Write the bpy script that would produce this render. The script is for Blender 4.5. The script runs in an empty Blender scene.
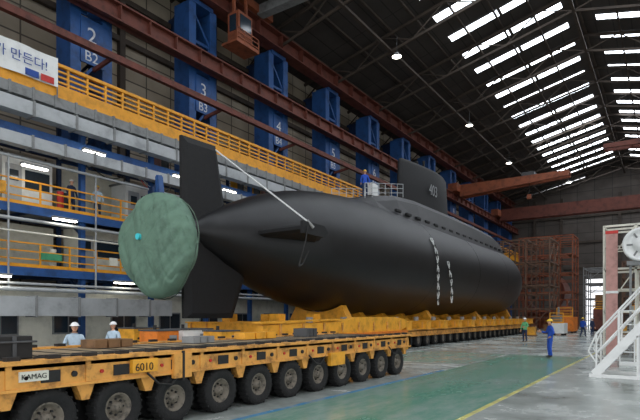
import bpy, math, random
from mathutils import Vector, Matrix, noise
random.seed(7)
S=bpy.context.scene
S.view_settings.view_transform='Standard'
S.view_settings.look='None'
S.view_settings.exposure=0.1

def lin(c):
    r=[]
    for v in c:
        v=v/255.0
        r.append(v/12.92 if v<=0.04045 else ((v+0.055)/1.055)**2.4)
    return tuple(r)+(1,)
MATS={}
def M(name,col,rough=0.6,metal=0.0,var=0.25,scale=3.0,bump=0.0,emit=0.0,spec=0.5,col2=None):
    m=bpy.data.materials.new(name); m.use_nodes=True
    nt=m.node_tree; b=nt.nodes['Principled BSDF']
    b.inputs['Roughness'].default_value=rough
    b.inputs['Metallic'].default_value=metal
    b.inputs['Specular IOR Level'].default_value=spec
    tc=nt.nodes.new('ShaderNodeTexCoord')
    no=nt.nodes.new('ShaderNodeTexNoise'); no.inputs['Scale'].default_value=scale; no.inputs['Detail'].default_value=5; no.inputs['Roughness'].default_value=0.65
    nt.links.new(tc.outputs['Object'],no.inputs['Vector'])
    cr=nt.nodes.new('ShaderNodeValToRGB')
    c=lin(col)
    d=lin(col2) if col2 else tuple([x*(1-var*1.6 if var<0.6 else .1) for x in c[:3]])+(1,)
    l=tuple([min(1,x*(1+var*0.6)) for x in c[:3]])+(1,)
    cr.color_ramp.elements[0].position=0.33; cr.color_ramp.elements[0].color=d
    cr.color_ramp.elements[1].position=0.66; cr.color_ramp.elements[1].color=l
    e=cr.color_ramp.elements.new(0.5); e.color=c
    nt.links.new(no.outputs['Fac'],cr.inputs['Fac'])
    nt.links.new(cr.outputs['Color'],b.inputs['Base Color'])
    if bump>0:
        bp=nt.nodes.new('ShaderNodeBump'); bp.inputs['Strength'].default_value=bump; bp.inputs['Distance'].default_value=0.05
        nt.links.new(no.outputs['Fac'],bp.inputs['Height']); nt.links.new(bp.outputs['Normal'],b.inputs['Normal'])
    if emit>0:
        b.inputs['Emission Color'].default_value=c
        b.inputs['Emission Strength'].default_value=emit
    MATS[name]=m
    return m
M('hull_black',(20,20,22),0.46,0,0.35,0.6,spec=0.45)
M('hull_seam',(15,15,16),0.7)
M('casing_black',(32,32,34),0.5,0,0.2,1.2)
M('rudder_black',(17,17,19),0.75,0,0.3,6)
M('tarp_green',(98,128,110),0.75,0,0.2,1.4,0.5)
M('cyan',(70,210,220),0.6,0,0.05)
M('strap',(84,104,90),0.7)
M('yellow',(226,160,44),0.5,0,0.24,2.2)
M('yellow_rail',(228,156,30),0.5,0,0.14,2.0)
M('yellow_dusty',(216,154,72),0.6,0,0.25,3.5,col2=(136,92,46))
M('orange_paint',(220,120,30),0.5,0,0.2)
M('deck_tan',(150,132,104),0.7,0,0.3,5,0.2)
M('tire',(24,24,24),0.85,0,0.3,12,0.3)
M('hub',(112,104,92),0.6,0.1,0.3,9,col2=(52,48,42))
M('chassis_dark',(30,29,28),0.7,0,0.3,6)
M('blue_steel',(34,78,136),0.55,0,0.3,1.0)
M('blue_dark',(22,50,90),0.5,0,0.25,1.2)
M('rust_red',(104,54,42),0.65,0,0.3,1.5)
M('rust_orange',(138,74,46),0.65,0,0.3,1.5)
M('grey_duct',(172,176,178),0.5,0.1,0.2,1.0)
M('grey_dark',(70,72,74),0.6,0,0.2,2)
M('grey_mid',(130,132,132),0.6,0,0.2,2)
M('white_paint',(228,230,228),0.5,0,0.07,2)
M('cream',(218,216,202),0.6,0,0.12,2)
M('red',(190,40,32),0.5,0,0.12)
M('pink_red',(186,140,132),0.6,0,0.15)
M('green_net',(60,140,100),0.7)
M('brown_dark',(70,60,52),0.75,0,0.3,0.7)
M('brown_scaf',(104,78,62),0.75,0,0.3,0.7)
M('glass_dark',(40,52,62),0.12,0,0.1)
M('lamp',(255,250,235),0.5,0,0,emit=14)
M('skylight',(240,247,255),0.5,0,0,emit=8)
M('wood',(120,88,56),0.7,0,0.3,4)
M('overall_blue',(30,76,176),0.8,0,0.15,12)
M('overall_pale',(180,200,215),0.8,0,0.12,12)
M('overall_navy',(36,50,80),0.8,0,0.15,12)
M('vest_green',(110,190,130),0.8,0,0.12,12)
M('skin',(205,155,125),0.55,0,0.06,20)
M('boot',(30,28,26),0.6)
M('hair',(22,18,16),0.7)
M('helmet_yellow',(240,200,50),0.3,0,0.04)
M('helmet_white',(235,235,235),0.3,0,0.04)
M('rope_white',(215,217,215),0.7,0,0.2,30)
M('text_black',(25,25,25),0.7)
M('text_white',(205,208,212),0.6)
M('text_grey',(138,140,142),0.7)
M('text_blue',(30,70,150),0.6)
M('chain_steel',(150,150,148),0.4,0.4,0.3,30)

def wallmat(name,c1,c2,mort,sx,sz,axis='YZ'):
    m=bpy.data.materials.new(name); m.use_nodes=True; nt=m.node_tree; b=nt.nodes['Principled BSDF']; b.inputs['Roughness'].default_value=0.75
    tc=nt.nodes.new('ShaderNodeTexCoord'); sp=nt.nodes.new('ShaderNodeSeparateXYZ'); cb=nt.nodes.new('ShaderNodeCombineXYZ')
    nt.links.new(tc.outputs['Object'],sp.inputs[0])
    nt.links.new(sp.outputs[axis[0]],cb.inputs['X']); nt.links.new(sp.outputs[axis[1]],cb.inputs['Y'])
    br=nt.nodes.new('ShaderNodeTexBrick'); br.offset=0
    br.inputs['Color1'].default_value=lin(c1); br.inputs['Color2'].default_value=lin(c2); br.inputs['Mortar'].default_value=lin(mort)
    br.inputs['Scale'].default_value=1; br.inputs['Brick Width'].default_value=sx; br.inputs['Row Height'].default_value=sz; br.inputs['Mortar Size'].default_value=0.05
    nt.links.new(cb.outputs[0],br.inputs['Vector'])
    no=nt.nodes.new('ShaderNodeTexNoise'); no.inputs['Scale'].default_value=0.5; no.inputs['Detail'].default_value=6
    nt.links.new(tc.outputs['Object'],no.inputs['Vector'])
    mx=nt.nodes.new('ShaderNodeMix'); mx.data_type='RGBA'; mx.blend_type='MULTIPLY'; mx.inputs['Factor'].default_value=0.6
    cr=nt.nodes.new('ShaderNodeValToRGB'); cr.color_ramp.elements[0].position=0.3; cr.color_ramp.elements[0].color=(0.5,0.48,0.46,1); cr.color_ramp.elements[1].position=0.7
    nt.links.new(no.outputs['Fac'],cr.inputs['Fac'])
    nt.links.new(br.outputs['Color'],mx.inputs['A']); nt.links.new(cr.outputs['Color'],mx.inputs['B'])
    nt.links.new(mx.outputs['Result'],b.inputs['Base Color'])
    MATS[name]=m
wallmat('wall_panel',(186,174,154),(164,152,134),(96,88,78),2.1,1.6)
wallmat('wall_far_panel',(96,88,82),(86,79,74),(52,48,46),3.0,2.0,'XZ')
wallmat('roof_panel',(70,65,62),(64,59,56),(38,36,34),4.0,1.5,'YX')

def floormat():
    m=bpy.data.materials.new('floor_concrete'); m.use_nodes=True; nt=m.node_tree; b=nt.nodes['Principled BSDF']
    tc=nt.nodes.new('ShaderNodeTexCoord')
    n1=nt.nodes.new('ShaderNodeTexNoise'); n1.inputs['Scale'].default_value=0.35; n1.inputs['Detail'].default_value=9; n1.inputs['Roughness'].default_value=0.7
    nt.links.new(tc.outputs['Object'],n1.inputs['Vector'])
    cr=nt.nodes.new('ShaderNodeValToRGB'); cr.color_ramp.elements[0].position=0.35; cr.color_ramp.elements[0].color=lin((126,134,130)); cr.color_ramp.elements[1].position=0.65; cr.color_ramp.elements[1].color=lin((176,182,178))
    nt.links.new(n1.outputs['Fac'],cr.inputs['Fac']); nt.links.new(cr.outputs['Color'],b.inputs['Base Color'])
    r=nt.nodes.new('ShaderNodeMapRange'); r.inputs['From Min'].default_value=0.35; r.inputs['From Max'].default_value=0.65; r.inputs['To Min'].default_value=0.14; r.inputs['To Max'].default_value=0.34
    nt.links.new(n1.outputs['Fac'],r.inputs['Value']); nt.links.new(r.outputs['Result'],b.inputs['Roughness'])
    MATS['floor_concrete']=m
floormat()
def paint(name,col,worn,lo=0.38,hi=0.5,scale=1.3,sx=1.0):
    m=bpy.data.materials.new(name); m.use_nodes=True; nt=m.node_tree; b=nt.nodes['Principled BSDF']
    tc=nt.nodes.new('ShaderNodeTexCoord'); n1=nt.nodes.new('ShaderNodeTexNoise'); n1.inputs['Scale'].default_value=scale; n1.inputs['Detail'].default_value=10; n1.inputs['Roughness'].default_value=0.75
    mp=nt.nodes.new('ShaderNodeMapping'); mp.inputs['Scale'].default_value=(1,sx,1)
    nt.links.new(tc.outputs['Object'],mp.inputs['Vector']); nt.links.new(mp.outputs['Vector'],n1.inputs['Vector'])
    cr=nt.nodes.new('ShaderNodeValToRGB'); cr.color_ramp.elements[0].position=lo; cr.color_ramp.elements[0].color=lin(worn); cr.color_ramp.elements[1].position=hi; cr.color_ramp.elements[1].color=lin(col)
    nt.links.new(n1.outputs['Fac'],cr.inputs['Fac']); nt.links.new(cr.outputs['Color'],b.inputs['Base Color'])
    r=nt.nodes.new('ShaderNodeMapRange'); r.inputs['From Min'].default_value=0.35; r.inputs['From Max'].default_value=0.65; r.inputs['To Min'].default_value=0.12; r.inputs['To Max'].default_value=0.3
    nt.links.new(n1.outputs['Fac'],r.inputs['Value']); nt.links.new(r.outputs['Result'],b.inputs['Roughness'])
    MATS[name]=m
paint('paint_green',(84,138,118),(140,164,154),0.4,0.58,0.9,0.3)
paint('paint_green_worn',(110,148,134),(156,168,162),0.4,0.6,1.1,0.5)
paint('paint_yellow',(210,204,124),(162,164,136))
paint('paint_blue',(80,140,180),(140,155,160))
paint('paint_white',(205,212,210),(150,158,154))

class B:
    def __init__(s): s.v=[];s.f=[];s.m=[];s.sm=[];s.ml=[]
    def mi(s,n):
        if n not in s.ml: s.ml.append(n)
        return s.ml.index(n)
    def add(s,vs,fs,mat,smooth=False):
        o=len(s.v); s.v+= [tuple(p) for p in vs]; k=s.mi(mat)
        for f in fs:
            s.f.append([o+i for i in f]); s.m.append(k); s.sm.append(smooth)
    def box(s,x0,x1,y0,y1,z0,z1,mat):
        s.add([(x0,y0,z0),(x1,y0,z0),(x1,y1,z0),(x0,y1,z0),(x0,y0,z1),(x1,y0,z1),(x1,y1,z1),(x0,y1,z1)],
              [(0,3,2,1),(4,5,6,7),(0,1,5,4),(1,2,6,5),(2,3,7,6),(3,0,4,7)],mat)
    def frame(s,p,q):
        p=Vector(p);q=Vector(q);d=(q-p).normalized()
        up=Vector((0,0,1)) if abs(d.z)<0.95 else Vector((0,1,0))
        a=d.cross(up).normalized(); b=a.cross(d).normalized()
        return p,q,a,b
    def beam(s,p,q,w,h,mat):
        p,q,a,b=s.frame(p,q); a=a*w/2; b=b*h/2
        vs=[p-a-b,p+a-b,p+a+b,p-a+b,q-a-b,q+a-b,q+a+b,q-a+b]
        s.add(vs,[(0,1,2,3),(7,6,5,4),(0,4,5,1),(1,5,6,2),(2,6,7,3),(3,7,4,0)],mat)
    def cyl(s,p,q,r,mat,n=8,r2=None,caps=True,smooth=True):
        p,q,a,b=s.frame(p,q); r2=r if r2 is None else r2
        vs=[];fs=[]
        for i in range(n):
            t=2*math.pi*i/n; c=a*math.cos(t)+b*math.sin(t)
            vs.append(p+c*r); vs.append(q+c*r2)
        for i in range(n):
            j=(i+1)%n; fs.append((2*i,2*i+1,2*j+1,2*j))
        s.add(vs,fs,mat,smooth)
        if caps:
            s.add([vs[2*i] for i in range(n)],[tuple(range(n))],mat)
            s.add([vs[2*i+1] for i in range(n)],[tuple(reversed(range(n)))],mat)
    def path(s,pts,r,mat,n=6):
        for a,b in zip(pts,pts[1:]): s.cyl(a,b,r,mat,n,caps=True)
    def lathe(s,o,axis,prof,n,mat,smooth=True,sx=1,sz=1):
        vs=[];fs=[];o=Vector(o)
        for a,r in prof:
            for i in range(n):
                t=2*math.pi*i/n; c=r*math.cos(t)*sx; d=r*math.sin(t)*sz
                if axis=='X': vs.append(o+Vector((a,c,d)))
                elif axis=='Y': vs.append(o+Vector((c,a,d)))
                else: vs.append(o+Vector((c,d,a)))
        for k in range(len(prof)-1):
            for i in range(n):
                j=(i+1)%n; fs.append((k*n+i,k*n+j,(k+1)*n+j,(k+1)*n+i))
        s.add(vs,fs,mat,smooth)
    def prism(s,poly,axis,a0,a1,mat):
        n=len(poly); vs=[]
        for a in (a0,a1):
            for (p,q) in poly:
                vs.append({'X':(a,p,q),'Y':(p,a,q),'Z':(p,q,a)}[axis])
        fs=[tuple(range(n)),tuple(reversed(range(n,2*n)))]
        for i in range(n):
            j=(i+1)%n; fs.append((i,j,n+j,n+i))
        s.add(vs,fs,mat)
    def ell(s,c,rx,ry,rz,mat,nu=12,nv=8,z0=-1.0):
        c=Vector(c)
        vs=[];fs=[]
        for k in range(nv+1):
            p=-math.pi/2+math.pi*k/nv
            sz=max(math.sin(p),z0); cr=math.cos(p)
            for i in range(nu):
                t=2*math.pi*i/nu; vs.append(c+Vector((rx*cr*math.cos(t),ry*cr*math.sin(t),rz*sz)))
        for k in range(nv):
            for i in range(nu):
                j=(i+1)%nu; fs.append((k*nu+i,k*nu+j,(k+1)*nu+j,(k+1)*nu+i))
        s.add(vs,fs,mat,True)
    def build(s,name,bevel=0,origin=True,parent=None):
        me=bpy.data.meshes.new(name); 
        if origin:
            xs=[v[0] for v in s.v];ys=[v[1] for v in s.v];zs=[v[2] for v in s.v]
            o=Vector(((min(xs)+max(xs))/2,(min(ys)+max(ys))/2,min(zs)))
        else: o=Vector((0,0,0))
        me.from_pydata([Vector(v)-o for v in s.v],[],s.f)
        for n in s.ml: me.materials.append(MATS[n])
        me.polygons.foreach_set('material_index',s.m); me.polygons.foreach_set('use_smooth',s.sm)
        me.update()
        ob=bpy.data.objects.new(name,me); ob.location=o; S.collection.objects.link(ob)
        if bevel:
            m=ob.modifiers.new('b','BEVEL'); m.width=bevel; m.segments=2; m.limit_method='ANGLE'
        if parent:
            par(ob,parent)
        return ob
def par(ob,p):
    ob.parent=p
    bpy.context.view_layer.update()
    ob.matrix_parent_inverse=p.matrix_world.inverted()
def text(name,s,loc,size,mat,parent,rz=90,rx=90,ext=0.005,align='LEFT',xs=1):
    c=bpy.data.curves.new(name,'FONT'); c.body=s; c.size=size; c.extrude=ext; c.align_x=align
    c.materials.append(MATS[mat]); ob=bpy.data.objects.new(name,c); S.collection.objects.link(ob)
    ob.location=loc; ob.rotation_euler=(math.radians(rx),0,math.radians(rz)); ob.scale=(xs,1,1)
    par(ob,parent); return ob

# ------------------------------------------------------------ shell
WX=-30; EX=16; Y0=-6; Y1=112; EAVE=25; RX=-7; RZ=30.5
b=B(); b.box(-60,45,-40,130,-0.3,0,'floor_concrete'); b.build('floor',origin=False)
b=B()
b.box(-6.5,-3.25,1.0,26.5,0,0.004,'paint_green')
b.box(-3.25,-3.14,1.0,40,0,0.005,'paint_yellow')
b.box(-6.66,-6.5,1.0,17.5,0,0.005,'paint_blue')
b.box(-12,-6.66,19.2,19.35,0,0.005,'paint_white')
b.box(-11.6,-11.48,19,70,0,0.005,'paint_white')
b.box(-11.3,-6.7,20.2,26.5,0,0.003,'paint_green_worn')
b.box(-6.5,-3.25,26.5,26.62,0,0.005,'paint_white')
b.build('floor_marking',origin=False)
b=B(); b.box(WX-0.4,WX,Y0,Y1,0,EAVE,'wall_panel')
ob=b.build('wall_left',origin=False)
b=B()
dx0,dx1,dz=-13.6,-10.6,9.0
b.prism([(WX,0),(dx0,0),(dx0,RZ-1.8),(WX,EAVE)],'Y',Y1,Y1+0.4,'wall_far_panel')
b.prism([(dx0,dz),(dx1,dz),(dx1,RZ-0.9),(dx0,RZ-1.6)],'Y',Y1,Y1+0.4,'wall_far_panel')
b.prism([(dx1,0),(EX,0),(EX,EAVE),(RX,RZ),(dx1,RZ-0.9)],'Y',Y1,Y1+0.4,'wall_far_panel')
for z in (11,16,21): b.box(WX,EX,Y1-0.35,Y1,z,z+0.4,'brown_dark')
for x in range(-28,15,5): 
    if not(dx0-1<x<dx1+1): b.box(x,x+0.5,Y1-0.4,Y1,0,25,'brown_dark')
b.build('wall_far',origin=False)
b=B(); b.box(EX,EX+0.4,30,Y1,0,EAVE,'wall_panel'); b.box(EX,EX+0.4,Y0,30,12,EAVE,'wall_panel')
b.build('wall_right',origin=False)
b=B()
def roofz(x): return EAVE+(RZ-EAVE)*((x-WX)/(RX-WX)) if x<RX else RZ-(RZ-EAVE)*((x-RX)/(EX-RX))
b.prism([(WX,EAVE),(RX,RZ),(RX,RZ+0.3),(WX,EAVE+0.3)],'Y',Y0,Y1+0.4,'roof_panel')
b.prism([(RX,RZ),(EX,EAVE),(EX,EAVE+0.3),(RX,RZ+0.3)],'Y',Y0,Y1+0.4,'roof_panel')
b.build('ceiling',origin=False)
b=B()
COLY=[0.3+8.3*k for k in range(14)]
for y in COLY:
    xs=[WX+ (EX-WX)*k/16 for k in range(17)]
    for k in range(16):
        x0,x1=xs[k],xs[k+1]
        b.beam((x0,y,roofz(x0)-0.3),(x1,y,roofz(x1)-0.3),0.18,0.25,'brown_dark')
        b.beam((x0,y,roofz(x0)-1.9),(x1,y,roofz(x1)-1.9),0.16,0.2,'brown_dark')
        za,zb=(-0.3,-1.9) if k%2 else (-1.9,-0.3)
        b.beam((x0,y,roofz(x0)+za),(x1,y,roofz(x1)+zb),0.1,0.1,'brown_dark')
for x in [-27,-23.5,-20.5,-18.3,-15.6,-13,-10.4,-7,-4,-1,2,5,8,11,14]:
    b.box(x-0.08,x+0.08,Y0,Y1,roofz(x)-0.25,roofz(x)-0.05,'brown_dark')
for x in (-20.5,-7,6): b.box(x-0.12,x+0.12,Y0,Y1,roofz(x)-2.0,roofz(x)-1.8,'brown_dark')
b.build('roof_truss',origin=False)
for i,segs in enumerate(([(-17.2,-12.8),(-12.5,-8.2)],[(-5.8,-0.6),(-0.3,5.4),(5.8,13)])):
    b=B()
    y=8.0
    while y<109:
        for (xa,xb) in segs:
            za,zb=roofz(xa)-0.03,roofz(xb)-0.03
            b.add([(xa,y,za),(xb,y,zb),(xb,y+1.1,zb),(xa,y+1.1,za)],[(0,3,2,1)],'skylight')
            b.beam((xa,y,za-0.02),(xb,y,zb-0.02),0.06,0.06,'grey_dark'); b.beam((xa,y+1.1,za-0.02),(xb,y+1.1,zb-0.02),0.06,0.06,'grey_dark')
        y+=3.9
    b.build('window_%d'%(i+1),origin=False)

# ------------------------------------------------------------ columns
for idx,y in enumerate(COLY[1:]):
    b=B(); x0,x1=-28.3,-26.7; 
    for s in (-1,1):
        b.box(x0,x1,y+s*0.95-0.16,y+s*0.95+0.16,0,23.2,'blue_steel')
        b.box(x1-0.1,x1+0.05,y+s*0.95-0.3,y+s*0.95+0.3,0,23.2,'blue_steel')
    z=0.6
    k=0
    while z<21.5:
        b.beam((x1-0.1,y-0.8,z),(x1-0.1,y+0.8,z),0.12,0.2,'blue_steel')
        b.beam((x1-0.1,y-0.8 if k%2 else y+0.8,z),(x1-0.1,y+0.8 if k%2 else y-0.8,z+2.0),0.1,0.14,'blue_steel')
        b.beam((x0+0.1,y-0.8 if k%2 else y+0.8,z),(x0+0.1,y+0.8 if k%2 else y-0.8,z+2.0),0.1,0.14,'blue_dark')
        z+=2.0;k+=1
    b.box(x1+0.05,x1+0.12,y-0.7,y+0.75,15.8,18.3,'blue_steel')
    b.box(x1,x1+0.42,y-0.3,y+0.3,18.5,19.3,'blue_steel')
    b.box(-30,x0,y-0.2,y+0.2,22.0,23.2,'blue_dark')
    b.box(x0+0.3,x1+0.1,y-0.9,y+0.9,23.1,23.4,'blue_steel')
    c=b.build('steel_column')
    if idx<9:
        text('column_number',str(idx+1),(x1+0.13,y-0.35,17.0),1.2,'text_white',c)
        text('column_label','B'+str(idx+1),(x1+0.13,y-0.5,15.95),0.8,'text_white',c)
b=B()
for z in (15.2,19.8,22.5): b.box(WX,WX+0.3,Y0,Y1,z,z+0.35,'brown_dark')
for y in [4.4+8.3*k for k in range(13)]: b.box(WX,WX+0.35,y-0.2,y+0.2,0,25,'brown_dark')
b.box(WX,WX+1.2,Y0,Y1,20.8,21.4,'rust_red')
b.build('trim_1',origin=False)
def girder(b,x,y0,y1,z0,z1,w,mat,stiff=2.0):
    b.box(x-w/2,x+w/2,y0,y1,z1-0.1,z1,mat); b.box(x-w/2,x+w/2,y0,y1,z0,z0+0.1,mat)
    b.box(x-0.05,x+0.05,y0,y1,z0,z1,mat)
    y=y0
    while y<y1: b.box(x-w/2+0.03,x+w/2-0.03,y,y+0.05,z0,z1,mat); y+=stiff
b=B(); girder(b,-25.9,-6,Y1-1,18.45,19.5,0.7,'rust_red'); b.box(-25.95,-25.85,-6,Y1-1,19.5,19.6,'grey_mid')
b.build('crane_runway_beam')
b=B(); girder(b,-26.5,-6,Y1-1,23.4,24.7,1.1,'rust_red',2.8)
b.build('crane_runway_beam')
b=B()
b.box(-24.9,-24.6,2,Y1-2,15.6,15.95,'rust_red')
for y in COLY[1:]: b.beam((-26.5,y,15.5),(-24.7,y,15.75),0.15,0.2,'rust_red')
b.build('conductor_rail')

# ------------------------------------------------------------ access platforms
def railing(b,p0,p1,h=1.1,mat='yellow_rail',sp=1.5,r=0.03,bars=3,kick=True):
    p0=Vector(p0);p1=Vector(p1);L=(p1-p0).length;n=max(1,int(L/sp))
    for i in range(n+1):
        p=p0.lerp(p1,i/n); b.beam(p,p+Vector((0,0,h)),r*2,r*2,mat)
    for k in range(bars):
        z=h*(k+1)/bars; b.beam(p0+Vector((0,0,z)),p1+Vector((0,0,z)),r*1.8,r*1.8,mat)
    if kick: b.beam(p0+Vector((0,0,0.08)),p1+Vector((0,0,0.08)),0.03,0.16,mat)
b=B()
FX=-24.0; BX=-26.5
for z,ye,rc in ((4.1,62,'yellow_rail'),(6.9,62,'yellow_rail'),(10.4,62,None)):
    b.box(FX-0.15,FX,0,ye,z-0.38,z,'blue_steel'); b.box(BX,FX-0.15,0,ye,z-0.12,z-0.02,'grey_mid')
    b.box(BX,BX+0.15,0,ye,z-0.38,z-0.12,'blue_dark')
    y=2
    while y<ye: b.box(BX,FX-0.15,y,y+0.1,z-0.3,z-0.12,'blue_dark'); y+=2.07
    if rc: railing(b,(FX-0.07,0,z),(FX-0.07,ye,z),1.1,rc,1.4,0.035)
for y in [2.4+4.15*k for k in range(15)]:
    b.box(FX-0.4,FX-0.16,y-0.12,y+0.12,0,12.2,'blue_steel')
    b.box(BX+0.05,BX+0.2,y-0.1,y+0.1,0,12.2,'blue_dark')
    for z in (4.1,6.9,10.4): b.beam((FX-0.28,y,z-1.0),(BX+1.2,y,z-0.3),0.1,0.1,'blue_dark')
for y in [2.6+4.15*k for k in range(14)]:
    if random.random()<0.75: b.box(BX+0.02,BX+0.06,y,y+3.7,7.0,9.9,random.choice(['cream','grey_mid','wall_panel']))
    if random.random()<0.75: b.box(BX+0.02,BX+0.06,y,y+3.7,4.2,6.4,random.choice(['cream','grey_mid','wall_panel']))
# inclined ladders between the decks, drop cables, hose reels, sign boards
for (ya,za,zb) in ((9.0,6.9,10.4),(19.6,4.1,6.9),(3.2,4.1,6.9),(28,6.9,10.4)):
    for s in (0,0.6): b.beam((FX-0.7-s,ya,za),(FX-0.7-s,ya+1.5,zb),0.05,0.14,'yellow_rail')
    for k in range(10): 
        t=(k+0.5)/10; b.box(FX-1.3,FX-0.7,ya+1.5*t-0.06,ya+1.5*t+0.06,za+(zb-za)*t,za+(zb-za)*t+0.03,'grey_mid')
rc=random.Random(3)
for i in range(46):
    y=rc.uniform(1,58); L=rc.uniform(1.5,4.5); z=rc.choice((10.0,6.5,10.0,12.1)); n=7; d=rc.uniform(0.3,1.1); pts=[]
    for k in range(n+1):
        t=k/n; pts.append((FX+0.06,y+L*t,z-d*4*t*(1-t)))
    b.path(pts,0.022,rc.choice(['chassis_dark','grey_duct','red','chassis_dark']),5)
for i in range(34):
    y=rc.uniform(1,40); z=rc.choice((4.5,7.3,4.5,9.4)); h=rc.uniform(0.3,0.6); w=rc.uniform(0.3,1.2)
    b.box(FX-0.02,FX+0.02,y,y+w,z,z+h,rc.choice(['white_paint','white_paint','cream','red','green_net','yellow','blue_dark']))
for i in range(16):
    y=rc.uniform(1,40); z=rc.choice((4.1,6.9)); b.cyl((FX-0.6,y,z),(FX-0.6,y,z+rc.uniform(0.7,1.4)),0.16,rc.choice(['grey_mid','red','green_net','cream']),10)
b.build('access_platform')
b=B()
ye=104
b.box(BX,FX-0.1,0,ye,12.25,12.4,'grey_dark')
b.box(FX-0.15,FX,0,ye,12.2,12.85,'yellow_rail')
railing(b,(FX-0.06,0,12.75),(FX-0.06,ye,12.75),1.0,'yellow_rail',1.0,0.05,4,False)
b.box(FX-0.2,FX+0.02,0,ye,13.72,13.87,'yellow_rail')
for y in COLY[1:]: b.beam((-26.45,y,12.1),(FX-0.2,y,12.3),0.2,0.25,'yellow_rail'); b.beam((-26.45,y,10.8),(FX-0.5,y,12.1),0.15,0.15,'blue_steel')
b.build('crane_walkway')
def duct(y0,y1,x0,x1,z0,z1,mat='grey_duct',st=2.0,name='air_duct'):
    b=B(); b.box(x0,x1,y0,y1,z0,z1,mat); y=y0
    while y<=y1: b.box(x0-0.05,x1+0.05,y-0.05,y+0.05,z0-0.05,z1+0.05,'grey_mid'); y+=st
    return b.build(name)
duct(0,60,-23.9,-23.3,10.75,11.35)
duct(0,60,-23.9,-23.4,9.35,9.85,'grey_duct',1.5,'cable_tray')
duct(0,60,-23.9,-23.35,11.5,11.95,'grey_mid',1.0,'cable_tray')
duct(0,19.5,-23.9,-23.1,1.9,2.75)
b=B()
for z,x,r in ((3.1,-23.85,0.09),(3.35,-23.85,0.06),(6.2,-23.88,0.08),(8.9,-23.88,0.07)):
    b.cyl((x,0,z),(x,60,z),r,'grey_duct',8)
b.cyl((-23.88,0,5.65),(-23.88,60,5.65),0.05,'cream',6)
for y in [2.9+4.15*k for k in range(14)]: 
    b.beam((-23.88,y,3.0),(-23.88,y,9.0),0.06,0.06,'grey_duct')
b.build('wall_pipes')
b=B()
b.box(-26.3,-25.1,0,40,0,3.3,'cream')
for y in [1+3.2*k for k in range(12)]:
    if int(y)%3: 
        b.box(-25.12,-25.05,y,y+1.6,1.0,2.1,'grey_mid'); b.box(-25.06,-25.03,y+0.08,y+0.76,1.08,2.02,'glass_dark'); b.box(-25.06,-25.03,y+0.84,y+1.52,1.08,2.02,'glass_dark')
    else:
        b.box(-25.12,-25.04,y,y+1.0,0,2.1,'blue_steel')
b.build('site_office')
def cabin(y0,y1,z,col='white_paint'):
    b=B(); x0,x1=-26.2,-24.9
    b.box(x0,x1,y0,y1,z+0.01,z+2.3,col); b.box(x0-0.1,x1+0.1,y0-0.1,y1+0.1,z+2.3,z+2.4,'grey_mid')
    b.box(x1,x1+0.04,y0+0.15,y0+0.85,z+0.05,z+1.95,'grey_duct'); b.box(x1+0.04,x1+0.06,y0+0.3,y0+0.7,z+1.2,z+1.7,'glass_dark')
    b.box(x1,x1+0.04,y0+1.0,y1-0.15,z+0.9,z+1.8,'glass_dark')
    b.build('control_cabin',0.02)
cabin(11.4,13.7,6.9); cabin(5.2,8.5,6.9,'cream'); cabin(17.8,20.4,6.9); cabin(24,27,6.9); cabin(15.0,18.5,4.1,'cream')
for i in range(60):
    lvl=random.choice((4.1,6.9,10.4,4.1)); y=random.uniform(1,58)
    if lvl==6.9 and any(a-1.2<y<c+0.3 for a,c in ((5.2,8.5),(11.4,13.7),(17.8,20.4),(24,27))): continue
    if lvl==4.1 and 13.8<y<18.7: continue
    w=random.uniform(0.5,1.0);h=random.uniform(0.7,1.4 if lvl>10 else 1.9)
    b=B(); m=random.choice(['grey_mid','yellow','white_paint','white_paint','cream','grey_duct','pink_red'])
    x=-25.4+random.uniform(-0.4,0.3)
    b.box(x-0.3,x+0.3,y,y+w,lvl+0.0,lvl+h,m); b.box(x+0.3,x+0.33,y+0.06,y+w-0.06,lvl+0.12,lvl+h-0.06,'grey_dark' if m!='grey_mid' else 'cream')
    b.box(x+0.33,x+0.36,y+w*0.75,y+w*0.82,lvl+h*0.45,lvl+h*0.6,'chassis_dark')
    b.build('electrical_cabinet')
for (y,z) in ((11.6,8.6),(14.5,10.0),(13,6.45),(6,6.45),(20,10.0),(16.2,3.65),(24,10.0),(10,3.65),(30,10.0)):
    b=B(); b.box(-23.72,-23.5,y,y+1.2,z-0.02,z+0.08,'grey_mid'); b.box(-23.69,-23.53,y+0.05,y+1.15,z-0.08,z-0.02,'lamp')
    b.build('fluorescent_lamp')
for (x,y) in ((-19.4,40.6),(-19.4,60),(-19.4,78),(-14,95),(5,70)):
    b=B(); z=24; b.lathe((x,y,z),'Z',[(0.5,0.05),(0.45,0.15),(0.1,0.42),(0.08,0.42)],14,'grey_mid'); b.lathe((x,y,z),'Z',[(0.1,0.38),(0.06,0.3),(0.05,0.0)],14,'lamp')
    b.cyl((x,y,z+0.5),(x,y,roofz(x)-1.8),0.03,'grey_dark',5); b.build('high_bay_lamp')
b=B(); n=24
vs=[];fs=[]
for i in range(n+1):
    y=6+7.4*i/n; xx=-23.9+0.04*math.sin(i*1.1)
    vs+=[(xx,y,12.65),(xx,y,14.0)]
for i in range(n): fs.append((2*i,2*i+2,2*i+3,2*i+1))
b.add(vs,fs,'white_paint',True)
for i in (0,n): b.cyl((-23.92,6+7.4*i/n,12.0),(-23.92,6+7.4*i/n,14.05),0.03,'grey_mid')
b.box(-23.86,-23.84,12.6,13.2,12.7,13.0,'red'); b.box(-23.86,-23.84,11.9,12.5,12.7,13.0,'text_blue')
ban=b.build('safety_banner')
text('banner_text','안전은 내가 만든다!',(-23.82,8.4,13.2),0.55,'text_blue',ban,ext=0.003)
text('banner_subtext','safe and healthy workplace',(-23.82,8.1,12.8),0.24,'text_blue',ban,ext=0.003)
b=B()
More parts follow.
